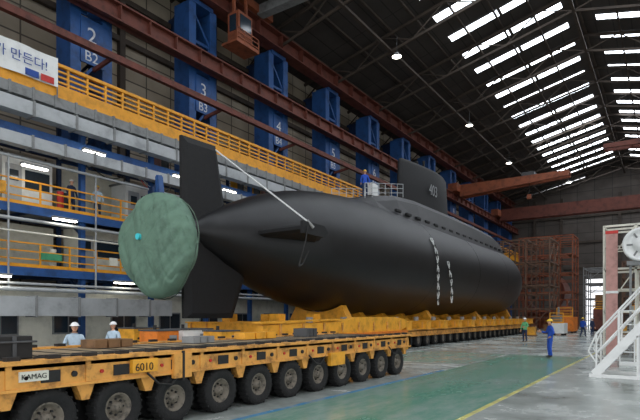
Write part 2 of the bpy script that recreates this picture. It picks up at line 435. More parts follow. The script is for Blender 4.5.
b.beam((-23.6,18.8,8.4),(-21.6,17.4,8.9),0.3,0.4,'blue_steel'); b.beam((-23.6,18.8,6.6),(-22.4,17.9,8.6),0.2,0.25,'blue_steel'); b.beam((-21.6,17.4,9.0),(-21.2,17.2,7.6),0.25,0.3,'blue_steel')
b.cyl((-21.3,17.2,7.6),(-21.3,17.2,7.0),0.12,'chassis_dark'); b.box(-23.8,-23.5,18.5,19.1,6.2,9.0,'blue_dark')
b.build('jib_crane')

# ------------------------------------------------------------ cranes
b=B()
y=28.3
b.box(-26.8,-25.6,y-2.4,y+3.2,24.72,25.3,'rust_orange')
for s in (-1.6,2.6): b.cyl((-26.9,y+s,25.0),(-26.0,y+s,25.0),0.25,'chassis_dark',12)
for s in (-0.9,1.9):
    b.box(-25.8,-21.5,y+s-0.35,y+s+0.35,24.6,25.3,'grey_mid')
b.box(-25.4,-24.4,y-2.0,y-0.6,20.6,22.8,'rust_orange'); b.box(-24.4,-24.35,y-1.85,y-0.75,21.5,22.6,'glass_dark'); b.box(-25.2,-24.6,y-2.05,y-2.0,21.5,22.6,'glass_dark')
for s in (-1.9,-0.7): b.box(-25.0,-24.8,y+s-0.08,y+s+0.08,22.8,24.8,'rust_orange')
railing(b,(-24.15,y-2.4,20.5),(-24.15,y-0.2,20.5),0.9,'rust_orange',0.7,0.03)
b.box(-25.5,-24.1,y-2.5,y-0.2,20.4,20.55,'rust_orange')
b.build('crane_operator_cab')
def wallcrane(xa,xb,y,z,h,mat,tip):
    b=B()
    b.prism([(xa,z-h),(xb,z-h*tip),(xb,z),(xa,z)],'Y',y-0.9,y-0.5,mat); b.prism([(xa,z-h),(xb,z-h*tip),(xb,z),(xa,z)],'Y',y+0.5,y+0.9,mat)
    n=8
    for i in range(n+1):
        x=xa+(xb-xa)*i/n; b.box(x-0.1,x+0.1,y-0.5,y+0.5,z-0.4,z-0.1,mat)
    xm=(xa*0.35+xb*0.65)
    b.box(xm-0.8,xm+0.8,y-0.8,y+0.8,z,z+0.5,'grey_dark'); b.cyl((xm,y,z-2.5),(xm,y,z),0.05,'chassis_dark'); b.box(xm-0.25,xm+0.25,y-0.2,y+0.2,z-3,z-2.4,'rust_orange')
    return b
b=wallcrane(-25.0,-10.8,74,20.7,1.7,'rust_orange',0.4)
b.box(-26.2,-24.9,71.5,76.5,19.62,20.7,'rust_orange'); b.build('overhead_crane')
b=wallcrane(15.3,-6,65,20.6,0.9,'rust_red',0.5); b.box(15.0,16.0,62,68,19,21,'rust_orange'); b.build('overhead_crane')
b=wallcrane(-25.2,15.2,96,20.9,2.0,'rust_red',1.0); b.box(-26.2,-25.0,93,99,19.62,20.7,'rust_orange'); b.box(15.0,15.98,93,99,18.4,20.4,'rust_orange'); b.build('overhead_crane')

# ------------------------------------------------------------ submarine
SX=-16.5; SZ=5.5
prof=[(14.3,0.02),(14.3,0.28),(14.9,0.36),(15.5,0.72),(16.7,1.30),(18.6,2.08),(20.9,2.78),(23.5,3.22),(26.7,3.46),(30,3.52),(38,3.52),(46,3.52),(54,3.52),(57,3.45),(59,3.2),(60.3,2.75),(61.2,2.0),(61.7,1.1),(61.85,0.02)]
def hr(y):
    for (a,r),(c,d) in zip(prof,prof[1:]):
        if a<=y<=c and c>a: return r+(d-r)*(y-a)/(c-a)
    return 0
P=[]
for i in range(1,len(prof)-1):
    p0=prof[i-1] if i>1 else prof[i]; p1=prof[i];p2=prof[i+1];p3=prof[min(i+2,len(prof)-1)]
    for k in range(4):
        t=k/4
        r=0.5*((2*p1[1])+(-p0[1]+p2[1])*t+(2*p0[1]-5*p1[1]+4*p2[1]-p3[1])*t*t+(-p0[1]+3*p1[1]-3*p2[1]+p3[1])*t**3)
        y=p1[0]+(p2[0]-p1[0])*t
        P.append((y,max(r,0.01)))
P=[(14.3,0.01)]+P+[prof[-1]]
b=B()
b.lathe((SX,0,SZ),'Y',P,72,'hull_black')
ys=[27,28.5,31,34,40,48,53.5,56.5,58.8,60.2]
hs=[0.0,0.4,0.85,1.05,1.1,1.1,1.0,0.8,0.4,-0.3]
ws=[0.8,1.3,1.55,1.65,1.7,1.7,1.6,1.4,1.0,0.5]
vs=[];fs=[]
for y,h,w in zip(ys,hs,ws):
    r=hr(y); top=SZ+r+h
    base=SZ+math.sqrt(max(r*r-(w+0.55)**2,0.1))-0.15
    for (xx,zz) in ((-(w+0.55),base),(-w-0.15,top-0.4),(-w+0.15,top-0.06),(-w*0.5,top),(w*0.5,top),(w-0.15,top-0.06),(w+0.15,top-0.4),(w+0.55,base)):
        vs.append((SX+xx,y,zz))
for k in range(len(ys)-1):
    for i in range(7): fs.append((k*8+i,k*8+i+1,(k+1)*8+i+1,(k+1)*8+i))
fs.append(tuple(range(8))); fs.append(tuple(reversed(range((len(ys)-1)*8,len(ys)*8))))
b.add(vs,fs,'casing_black',False)
for y in [30+1.6*k for k in range(17)]:
    b.box(SX+2.0,SX+2.16,y,y+0.7,SZ+3.05,SZ+3.2,'hull_seam')
for y in (25.5,33.5,43,52):
    rr=hr(y)
    b.lathe((SX,y,SZ),'Y',[(-0.02,rr-0.02),(-0.015,rr+0.01),(0.015,rr+0.01),(0.02,rr-0.02)],64,'hull_seam')
def sailring(z,y0,y1,w,n=16):
    L=y1-y0; pts=[]
    for i in range(n+1):
        t=0.5-0.5*math.cos(math.pi*i/n); y=y0+L*t
        aft=min(1,(t/0.55))**0.75 if t<0.55 else 1
        fwd=1 if t<0.6 else math.sqrt(max(0,1-((t-0.6)/0.4)**2))
        ww=w*(0.12+0.88*min(aft,fwd)) if 0<i<n else w*0.1
        pts.append((y,ww))
    return [(SX+ww,y,z) for y,ww in pts]+[(SX-ww,y,z) for y,ww in reversed(pts)]
levels=[(8.4,34.4,44.5,1.1),(9.6,34.7,44.1,1.0),(11.5,34.8,43.9,0.96),(13.3,34.9,43.7,0.9),(13.55,35.1,43.5,0.75),(13.6,35.5,43.1,0.45)]
vs=[];fs=[];n=None
for l in levels:
    r=sailring(*l); n=len(r); vs+=r
for k in range(len(levels)-1):
    for i in range(n):
        j=(i+1)%n; fs.append((k*n+i,k*n+j,(k+1)*n+j,(k+1)*n+i))
fs.append(tuple(reversed(range((len(levels)-1)*n,len(levels)*n))))
b.add(vs,fs,'rudder_black',True)
for (y,h,r) in ((38,0.5,0.16),(39.5,0.9,0.1),(42,0.6,0.1)): b.cyl((SX,y,13.3),(SX,y,13.5+h),r,'rudder_black',10)
b.prism([(40.6,11.2),(42.4,11.2),(42.2,11.32),(40.8,11.32)],'X',SX-2.4,SX-0.5,'casing_black')
def fin(poly,axis,c,th,mat):
    n=len(poly); cx=sum(p[0] for p in poly)/n; cy=sum(p[1] for p in poly)/n
    inn=[(cx+(p-cx)*0.8,cy+(q-cy)*0.86) for p,q in poly]
    def mk(a,p,q): return (a,p,q) if axis=='X' else (p,q,a)
    vs2=[mk(c+th*0.2,p,q) for p,q in poly]+[mk(c-th*0.2,p,q) for p,q in poly]+[mk(c+th/2,p,q) for p,q in inn]+[mk(c-th/2,p,q) for p,q in inn]
    fs=[tuple(range(2*n,3*n)),tuple(reversed(range(3*n,4*n)))]
    for i in range(n):
        j=(i+1)%n; fs+=[(i,j,2*n+j,2*n+i),(n+j,n+i,3*n+i,3*n+j),(i,n+i,n+j,j)]
    b.add(vs2,fs,mat)
fin([(14.35,9.25),(16.25,9.3),(17.1,5.3),(14.4,5.6)],'X',SX,0.36,'rudder_black')
fin([(14.45,5.5),(18.4,4.4),(17.3,1.8),(14.5,1.8)],'X',SX,0.4,'rudder_black')
fin([(SX,17.4),(SX+4.0,17.3),(SX+4.0,18.9),(SX+1.9,21.4),(SX,21.2)],'Z',5.55,0.34,'rudder_black')
fin([(SX,17.4),(SX-4.0,17.3),(SX-4.0,18.9),(SX-1.9,21.4),(SX,21.2)],'Z',5.55,0.34,'rudder_black')
b.prism([(17.2,5.3),(18.8,5.3),(19.1,5.55),(18.8,5.8),(17.2,5.8)],'X',SX+3.95,SX+4.08,'rudder_black')
sub=b.build('submarine')
text('hull_number','403',(SX+0.97,38.3,11.4),1.2,'text_grey',sub,xs=0.95)
b=B(); railing(b,(SX+1.2,27.6,9.05),(SX+1.2,33,10.1),0.9,'grey_duct',0.9,0.02,3,False); railing(b,(SX-1.2,27.6,9.05),(SX-1.2,33,10.1),0.9,'grey_duct',0.9,0.02,3,False)
b.box(SX-0.5,SX+0.2,30.3,31.2,9.9,10.7,'white_paint'); b.build('deck_guard_rail')
b=B(); b.cyl((SX,16.2,9.2),(SX+4.0,17.6,5.85),0.035,'rope_white',8); b.cyl((SX+4.0,17.6,5.85),(SX+4.1,17.9,5.6),0.08,'chain_steel'); 
pts=[(SX+4.12,17.5,5.6),(SX+4.15,17.3,5.0),(SX+4.15,17.0,4.3),(SX+4.1,16.9,3.9),(SX+4.05,17.2,4.0),(SX+4.1,17.6,4.6)]
b.path(pts,0.03,'chassis_dark'); b.build('rigging_line')
def chain(y,za,zb,off,drift=0.0):
    b=B(); z=za; k=0
    def px(z):
        dz=z-SZ
        return SX+(math.sqrt(3.54**2-dz*dz) if dz>0 else 3.54)+0.08
    def py(z):
        t=(za-z)/(za-zb); return y+off*math.sin(t*math.pi)+drift*t
    while z>zb:
        z2=z-0.24
        m='rope_white' if k%3<2 else 'chassis_dark'
        a=Vector((px(z),py(z),z)); c=Vector((px(z2),py(z2),z2)); s=Vector((0,0.07,0)) if k%2 else Vector((0.05,0.02,0))
        b.cyl(a+s,c+s,0.032,m,6); b.cyl(a-s,c-s,0.032,m,6); b.cyl(a-s,a+s,0.032,m,6); b.cyl(c-s,c+s,0.032,m,6)
        z=z2+0.04;k+=1
    return b.build('hanging_chain')
chain(33.0,7.1,2.7,0.15,0.3); chain(35.2,5.7,2.9,0.3,0.7)

# tarp covered propeller
b=B(); nu=160; nv=80; c=Vector((SX-0.05,13.25,4.62))
vs=[];fs=[]
for k in range(nv+1):
    p=-math.pi/2+math.pi*k/nv
    for i in range(nu):
        t=2*math.pi*i/nu; ct=math.cos(t); st=math.sin(t)
        cr=abs(math.cos(p))**0.5; sy=math.copysign(abs(math.sin(p))**0.9,math.sin(p))
        rn=noise.noise(Vector((ct*0.9,st*0.9,3.1)))*0.06+noise.noise(Vector((ct*2.6,st*2.6,sy*0.8)))*0.03
        R=1.98*cr*(1+rn)
        x=R*ct; z=R*st*1.03; y=0.72*sy
        if z<0: x=x*(1-0.05*abs(z))+0.04*abs(z)
        w1=noise.noise(Vector((x*1.5+z*0.3,sy*1.0,z*0.35)))
        # thin diagonal/vertical drape creases
        q1=noise.noise(Vector((x*2.2+z*0.6+0.5*w1,sy*0.8,z*0.4+9)))
        q2=noise.noise(Vector((x*1.3-z*1.2,sy*0.8,z*0.5-x*0.3+3)))
        cre=(max(0,1-abs(q1)*7)+0.8*max(0,1-abs(q2)*8))
        y+=0.16*w1-math.copysign(0.06,-sy)*0-(-1 if sy<0 else 1)*0.075*cre*min(1,cr*1.5)
        x+=(0.03*cre*ct)*-1*cr; z+=0.04*w1
        vs.append(c+Vector((x,y,z)))
for k in range(nv):
    for i in range(nu):
        j=(i+1)%nu; fs.append((k*nu+i,k*nu+j,(k+1)*nu+j,(k+1)*nu+i))
b.add(vs,fs,'tarp_green',True)
b.cyl((SX-0.15,12.4,4.9),(SX-0.15,12.7,4.9),0.12,'cyan',14)
pts=[]
for i in range(33):
    t=2*math.pi*i/32; pts.append(c+Vector((2.03*math.cos(t)*(1-0.04*(math.sin(t)<0)),0.25+0.1*math.sin(t*3),2.06*math.sin(t))))
b.path(pts,0.02,'strap')
b.build('covered_propeller')

# ------------------------------------------------------------ SPMT trailers
def wheel(b,x,y,r,w,n,side,simple=False):
    h=w/2
    pr=[(-h*0.7,r*0.55),(-h,r*0.72),(-h*0.95,r*0.92),(-h*0.7,r),(h*0.7,r),(h*0.95,r*0.92),(h,r*0.72),(h*0.7,r*0.55)]
    b.lathe((x,y,r),'X',pr,n,'tire')
    s=side
    b.lathe((x,y,r),'X',[(s*h*0.7,r*0.56),(s*h*0.75,r*0.5),(s*h*0.1,r*0.42),(s*h*0.1,r*0.2),(s*h*0.75,r*0.17),(s*h*0.8,0.01)],n if not simple else 12,'hub')
    b.lathe((x,y,r),'X',[(-s*h*0.6,r*0.56),(-s*h*0.6,0.01)],12,'chassis_dark')
    if not simple:
        for i in range(n):
            t=2*math.pi*(i+0.5)/n
            cy=math.cos(t);sz=math.sin(t)
            p=Vector((x-h*0.8,y+cy*r*1.0,r+sz*r*1.0)); q=Vector((x+h*0.8,y+cy*r*1.0,r+sz*r*1.0))
            if r+sz*r*1.0>0.03: b.beam(p,q,0.035,0.035,'tire')
        for i in range(8):
            t=2*math.pi*i/8; cy=math.cos(t)*r*0.3;sz=math.sin(t)*r*0.3
            b.cyl((x+s*h*0.1,y+cy,r+sz),(x+s*h*0.3,y+cy,r+sz),0.02,'chassis_dark',6)
def trailer(x0,x1,y0,y1,zt,pitch,yl,detail):
    b=B()
    b.box(x0,x1,y0,y1,zt-0.08,zt,'deck_tan')
    for xs,s in ((x1,1),(x0,-1)):
        a,c=(xs-0.12,xs) if s>0 else (xs,xs+0.12)
        b.box(a,c,y0,y1,zt-0.34,zt-0.02,'yellow_dusty')
        a,c=(xs-0.25,xs+0.06) if s>0 else (xs-0.06,xs+0.25)
        b.box(a,c,y0,y1,zt-0.02,zt+0.035,'yellow_dusty')
        b.box(a+0.04,c-0.04,y0,y1,zt-0.38,zt-0.34,'yellow_dusty')
    b.box((x0+x1)/2-0.45,(x0+x1)/2+0.45,y0,y1,zt-0.62,zt-0.08,'chassis_dark')
    for yy in (y0,y1-0.15): b.box(x0,x1,yy,yy+0.15,zt-0.4,zt,'yellow_dusty')
    y=yl;r=0.43
    while y>y0+0.4:
        for xs,s in ((x1,1),(x0,-1)):
            xc=xs-s*0.42
            wheel(b,xs-s*0.17,y,r,0.3,24 if detail else 14,s,not detail)
            wheel(b,xs-s*0.72,y,r,0.3,16 if detail else 10,-s,True)
            b.cyl((xc,y,r),(xc,y+0.001,zt-0.1),0.13,'chassis_dark',10)
            b.beam((xs-s*0.15,y,r),(xs-s*0.75,y,r),0.14,0.14,'chassis_dark')
            b.beam((xc,y+0.42,zt-0.35),(xc,y,r+0.02),0.16,0.18,'chassis_dark')
            if detail:
                b.lathe((xc,y,0),'Z',[(zt-0.38,0.3),(zt-0.3,0.36),(zt-0.1,0.36)],14,'grey_dark')
                b.prism([(y+pitch/2-0.16,zt-0.36),(y+pitch/2+0.16,zt-0.36),(y+pitch/2+0.06,zt-0.62),(y+pitch/2-0.06,zt-0.62)],'X',xs-s*0.22,xs-s*0.06,'yellow_dusty')
                b.box(min(xs-s*0.03,xs+s*0.015),max(xs-s*0.03,xs+s*0.015),y-0.14,y+0.14,zt-0.29,zt-0.12,'chassis_dark')
                b.box(min(xs,xs+s*0.02),max(xs,xs+s*0.02),y+pitch/2-0.04,y+pitch/2+0.04,zt-0.33,zt-0.03,'yellow_dusty')
                b.cyl((xs-s*0.02,y+0.35,zt-0.2),(xs+s*0.03,y+0.35,zt-0.2),0.045,'chassis_dark',10)
                b.cyl((xs-s*0.02,y-0.35,zt-0.2),(xs+s*0.03,y-0.35,zt-0.2),0.03,'red',8)
        y-=pitch
    if detail:
        yy=y0+0.5
        while yy<y1:
            b.box(x0+0.3,x1-0.3,yy,yy+0.04,zt,zt+0.012,'chassis_dark')
            for xx in (x1-0.12,x0+0.12):
                b.box(xx-0.06,xx+0.06,yy+0.2,yy+0.38,zt+0.03,zt+0.09,'chassis_dark')
            b.cyl((x1-0.5,yy+0.3,zt),(x1-0.5,yy+0.3,zt+0.04),0.09,'chassis_dark',10)
            b.box(x1-1.3,x1-0.8,yy+0.12,yy+0.42,zt,zt+0.01,'chassis_dark')
            yy+=0.573
    return b
b=trailer(-10.4,-7.3,-3,16.35,1.25,1.146,15.45,True)
b.box(-7.3,-7.22,6.15,6.55,0.8,1.24,'yellow_dusty'); b.box(-7.3,-7.21,6.33,6.38,0.75,1.28,'chassis_dark')
b.box(-7.3,-7.2,11.2,11.9,0.62,0.95,'yellow')
for yy in (5.6,10.3,14.6): b.path([(-7.25,yy,0.95),(-7.2,yy+0.2,0.75),(-7.25,yy+0.5,0.7),(-7.3,yy+0.8,0.9)],0.02,'chassis_dark')
b.box(-10.2,-7.5,16.35,16.6,0.75,1.15,'yellow'); b.cyl((-7.9,16.6,0.95),(-7.9,16.75,0.95),0.1,'red')
b.box(-7.3,-7.27,3.55,3.95,1.0,1.14,'cream')
b.box(-7.3,-7.225,5.3,5.8,0.97,1.19,'yellow')
tr=b.build('modular_transporter')
text('unit_number','6010',(-7.215,5.34,1.0),0.18,'text_black',tr,ext=0.002)
text('maker_plate','KAMAG',(-7.262,3.57,1.035),0.1,'text_black',tr,ext=0.002)
text('unit_number_b','6011',(-7.28,12.2,1.0),0.16,'text_black',tr,ext=0.002)
b=B(); b.box(-9.2,-8.0,2.2,4.1,1.262,1.6,'chassis_dark'); b.box(-9.25,-7.95,2.15,4.15,1.5,1.53,'grey_dark')
for y in (2.5,3.2,3.8): b.box(-8.02,-7.97,y,y+0.06,1.28,1.6,'grey_dark')
b.build('battery_crate',0.01)
for (x,y,w,l,h,m) in ((-9.6,6.0,0.5,0.9,0.16,'wood'),(-9.4,8.4,0.4,0.7,0.15,'grey_mid'),(-9.7,10.5,0.4,1.4,0.18,'yellow'),(-9.5,13.0,0.5,0.6,0.25,'grey_dark')):
    b=B()
    for k in range(3): b.box(x-w/2,x+w/2,y+k*l/3,y+(k+0.86)*l/3,1.264,1.264+h,m)
    b.build('timber_dunnage')
for (xa,xb) in ((-15.4,-12.8),(-20.2,-17.6)):
    b=trailer(xa,xb,17.5,60.2,1.05,1.4,59.4,False)
    b.build('modular_transporter')
yb=18.4;k=0
while yb<59:
    b=B()
    r=max(hr(yb),hr(yb+0.8)); zt=1.1
    w=0.75
    xr=-12.7 if yb<27 else -12.3
    b.box(-20.6,xr-0.05,yb,yb+w,zt,zt+0.45,'yellow')
    b.box(-20.7,xr,yb-0.08,yb+w+0.08,zt+0.45,zt+0.51,'yellow'); b.box(-20.7,xr,yb-0.08,yb+w+0.08,zt-0.0,zt+0.05,'yellow')
    for x in (-20.3,-19.2,-14.0,xr-0.3): b.box(x-0.04,x+0.04,yb-0.07,yb+w+0.07,zt+0.05,zt+0.45,'yellow_dusty')
    if r>3.0:
        pts=[]
        R=r+0.04; aa=27 if k%4==2 else 16
        for i in range(13):
            a=math.radians(-90-aa+2*aa*i/12); pts.append((SX+R*math.cos(a),SZ+R*math.sin(a)))
        hw=R*math.sin(math.radians(aa))+0.5
        poly=pts+[(SX+hw,zt+0.51),(SX-hw,zt+0.51)]
        b.prism(poly,'Y',yb+0.1,yb+w-0.1,'yellow')
    else:
        for x in (-18,-15): b.box(x-0.25,x+0.25,yb+0.1,yb+w-0.1,zt+0.51,zt+0.9,'yellow')
    b.cyl((-13.2,yb+w/2,zt+0.51),(-13.2,yb+w/2,zt+0.75),0.16,'grey_mid',10)
    b.build('support_cradle'); yb+=2.9;k+=1
b=B()
x=-12.55
b.prism([(14.6,1.2),(17.5,1.05),(26,1.05),(27,1.3),(27,1.7),(25.5,1.85),(21.5,1.85),(20.0,1.65),(14.6,1.55)],'X',x-0.1,x+0.25,'yellow')
b.prism([(14.4,1.62),(20.0,1.72),(20,1.78),(14.4,1.68)],'X',x-0.15,x+0.32,'yellow')
for y in (15.5,17,18.5,20,21.5,23,24.5,26): b.box(x+0.25,x+0.3,y,y+0.12,1.2,1.6,'yellow_dusty')
b.box(x-0.1,x+0.35,14.6,27,1.0,1.1,'orange_paint')
for y in (14.9,18.0,22,26): b.box(x-0.02,x+0.18,y,y+0.25,0,1.1,'chassis_dark')
b.build('launching_beam')

def genset(x,y,l,w,h,m):
    b=B(); b.box(x-w/2,x+w/2,y,y+l,0.15,h,m); b.box(x-w/2-0.04,x+w/2+0.04,y-0.04,y+l+0.04,0.05,0.18,'chassis_dark'); b.box(x-w/2-0.03,x+w/2+0.03,y-0.03,y+l+0.03,h,h+0.05,'grey_dark')
    for k in range(5): b.box(x+w/2,x+w/2+0.02,y+0.15,y+l*0.45,0.4+k*0.15,0.47+k*0.15,'chassis_dark')
    b.box(x+w/2,x+w/2+0.02,y+l*0.55,y+l*0.9,h*0.5,h*0.9,'grey_mid'); b.cyl((x,y+l*0.3,h),(x,y+l*0.3,h+0.2),0.06,'chassis_dark')
    for yy in (y+0.2,y+l-0.2):
        for xx in (x-w/2,x+w/2): b.cyl((xx-0.06,yy,0.12),(xx+0.06,yy,0.12),0.12,'tire',10)
    return b.build('diesel_power_pack',0.015)
genset(-14.2,11.0,0.9,0.9,1.4,'orange_paint'); genset(-14.6,12.4,1.4,1.0,1.4,'white_paint'); genset(-13.3,13.0,0.9,0.9,1.35,'yellow')
genset(-17.6,12.6,1.2,1.0,1.4,'yellow')
b=B()
for k in range(2): b.box(-19,-17.6,6.6,8.2,k*0.5,k*0.5+0.42,'wood'); b.box(-18.9,-17.7,6.7,8.1,k*0.5+0.42,k*0.5+0.5,'chassis_dark')
b.build('wooden_crate')

# ------------------------------------------------------------ scaffolding
def scaffold(x0,x1,y0,y1,H,dz,m,name='scaffold_tower',deck='wood',sp=2.0,r=0.05,diag=True):
    b=B(); nx=max(1,round((x1-x0)/sp)); ny=max(1,round((y1-y0)/sp)); X=[x0+(x1-x0)*i/nx for i in range(nx+1)]; Y=[y0+(y1-y0)*i/ny for i in range(ny+1)]
    for x in X:
        for y in Y: b.beam((x,y,0),(x,y,H),2*r,2*r,m)
    z=dz
    while z<=H+0.01:
        for x in X: b.beam((x,y0,z),(x,y1,z),2*r,2*r,m); b.beam((x,y0,z-1),(x,y1,z-1),r,r,m)
        for y in Y: b.beam((x0,y,z),(x1,y,z),2*r,2*r,m); b.beam((x0,y,z-1),(x1,y,z-1),r,r,m)
        if z<H-0.5: b.box(x0,x1,y0,y0+0.8,z-0.06,z-0.02,deck); b.box(x1-0.8,x1,y0,y1,z-0.06,z-0.021,deck)
        if diag:
            for i in range(nx): b.beam((X[i],y0,z-dz),(X[i+1],y0,z),r,r,m)
            for i in range(ny): b.beam((x1,Y[i],z-dz),(x1,Y[i+1],z),r,r,m)
        z+=dz
    return b.build(name)
scaffold(-19.5,-11.6,65,71,11,2.75,'brown_scaf',r=0.07,sp=2.6)
scaffold(-18,-11,78,83,13,2.6,'rust_orange',r=0.08,sp=2.6,diag=False)
scaffold(-10.4,-7.6,84,92,9,2.2,'grey_mid',r=0.07,sp=2.8)
scaffold(-22.8,-21.2,46,58,13,2.2,'brown_scaf',r=0.08)
scaffold(-2.7,0.0,29.1,31.5,6.3,2.1,'cream',r=0.045,sp=1.35)
scaffold(0.6,6,33,60,6,2.0,'grey_mid',r=0.06)
scaffold(-5.0,-1.0,76,80,8.8,2.2,'brown_scaf',r=0.08)
b=B(); 
b.lathe((-1.1,28.9,5.25),'Y',[(-0.5,0.01),(-0.5,0.35),(-0.42,0.36),(-0.42,0.6),(-0.55,0.66),(-0.55,0.78),(0.0,0.8),(0.05,0.01)],28,'white_paint')
for k in range(6):
    t=math.pi*k/3; b.beam((-1.1,28.45,5.25),(-1.1+0.6*math.cos(t),28.45,5.25+0.6*math.sin(t)),0.03,0.08,'grey_mid')
b.box(-1.7,-0.5,28.5,29.04,4.3,4.5,'grey_mid'); b.box(-1.6,-1.5,28.6,28.7,0,4.3,'grey_mid'); b.box(-0.7,-0.6,28.6,28.7,0,4.3,'grey_mid'); b.build('ventilation_fan')
b=B(); b.box(-2.6,-2.1,28.9,28.95,0.0,6.0,'pink_red'); b.box(-2.62,-2.08,28.87,28.97,5.9,6.05,'red'); b.box(-2.62,-2.08,28.87,28.97,3.0,3.12,'white_paint')
b.build('hoarding_panel')
b=B()
b.lathe((-16.5,0,5.4),'Y',[(86,3.3),(92,3.3),(92,2.9),(86,2.9),(86,3.3)],32,'rust_red',True)
for y in (87,91): b.prism([(-19.5,0),(-13.5,0),(-14,3.4),(-16.5,2.2),(-19,3.4)],'Y',y-0.2,y+0.2,'rust_orange')
b.build('hull_section')
def machine(x,y,w,l,h,m,m2):
    b=B(); b.box(x-w/2,x+w/2,y,y+l,0.2,h*0.6,m); b.box(x-w/2+0.2,x+w/2-0.4,y+0.3,y+l-0.6,h*0.6,h,m2); b.cyl((x,y+l*0.6,h),(x,y+l*0.6,h+0.8),0.1,m2)
    for xx in (x-w/2+0.2,x+w/2-0.2):
        for yy in (y+0.3,y+l-0.3): b.box(xx-0.12,xx+0.12,yy-0.12,yy+0.12,0,0.2,'chassis_dark')
    railing(b,(x-w/2+0.1,y+0.1,h*0.6),(x+w/2-0.1,y+0.1,h*0.6),1,'yellow_rail',1,0.04)
    return b.build('winch_machine')
machine(-9.7,63,1.8,3,3.0,'orange_paint','rust_orange'); machine(-6.9,74,2.4,3,4.6,'rust_red','wood'); machine(-2.2,70,2.6,3,3.6,'grey_mid','white_paint'); machine(-9.2,55,1.4,2,2.0,'white_paint','grey_mid')
machine(-3.0,84,3,3,5.5,'cream','grey_mid'); machine(-1.0,62.5,1.8,3,4.0,'rust_red','grey_mid')
for (x,y) in ((-10.9,51),(-10.6,59),(-4.2,62)):
    b=B(); b.box(x-0.6,x+0.6,y,y+0.8,0,0.15,'wood'); b.box(x-0.5,x+0.5,y+0.05,y+0.75,0.15,0.9,random.choice(['wood','yellow','grey_mid'])); b.box(x-0.55,x+0.55,y,y+0.8,0.9,0.97,'wood'); b.build('pallet_load')

# ------------------------------------------------------------ white access stair
b=B()
xs=-1.9; y0,y1=18.2,19.5; n=18; rise=0.25; run=0.2
for k in range(n):
    x=xs+k*run; z=(k+1)*rise
    b.box(x,x+0.26,y0,y1,z-0.04,z,'grey_duct'); b.box(x-0.01,x+0.03,y0,y1,z-0.045,z+0.004,'yellow')
top=Vector((xs+n*run,0,n*rise))
for y in (y0,y1):
    b.beam((xs-0.05,y,0.08),(top.x,y,top.z),0.06,0.26,'white_paint')
    for h in (0.6,1.2): b.cyl((xs,y,h+0.15),(top.x,y,top.z+h),0.03,'white_paint')
    for k in range(0,n+1,3):
        x=xs+k*run; z=k*rise; b.cyl((x,y,z),(x,y,z+1.3),0.03,'white_paint')
    b.cyl((xs,y,0.45),(xs-0.22,y,0.8),0.025,'white_paint'); b.cyl((xs-0.22,y,0.8),(xs,y,1.35),0.025,'white_paint')
    b.beam((xs-0.2,y,0.05),(top.x+1.8,y,0.05),0.1,0.1,'white_paint')
    for x in (top.x,top.x+1.8): b.beam((x,y,0),(x,y,top.z+1.1),0.08,0.08,'white_paint')
    b.beam((xs+1.1,y,0.1),(xs+1.1,y,1.3),0.06,0.06,'white_paint'); b.beam((xs+1.1,y,0.1),(top.x,y,1.8),0.05,0.05,'white_paint')
    railing(b,(top.x,y,top.z),(top.x+1.8,y,top.z),1.1,'white_paint',0.9,0.025)
b.box(top.x,top.x+1.8,y0,y1,top.z-0.06,top.z,'grey_duct')
b.build('access_staircase')
b=B()
railing(b,(-1.6,23.0,0),(1.8,23.0,0),2.1,'white_paint',0.45,0.022,4); b.box(-1.0,-0.2,22.95,23.0,0.9,1.6,'white_paint'); b.box(-0.95,-0.25,22.93,22.95,1.0,1.5,'green_net')
b.build('safety_fence')

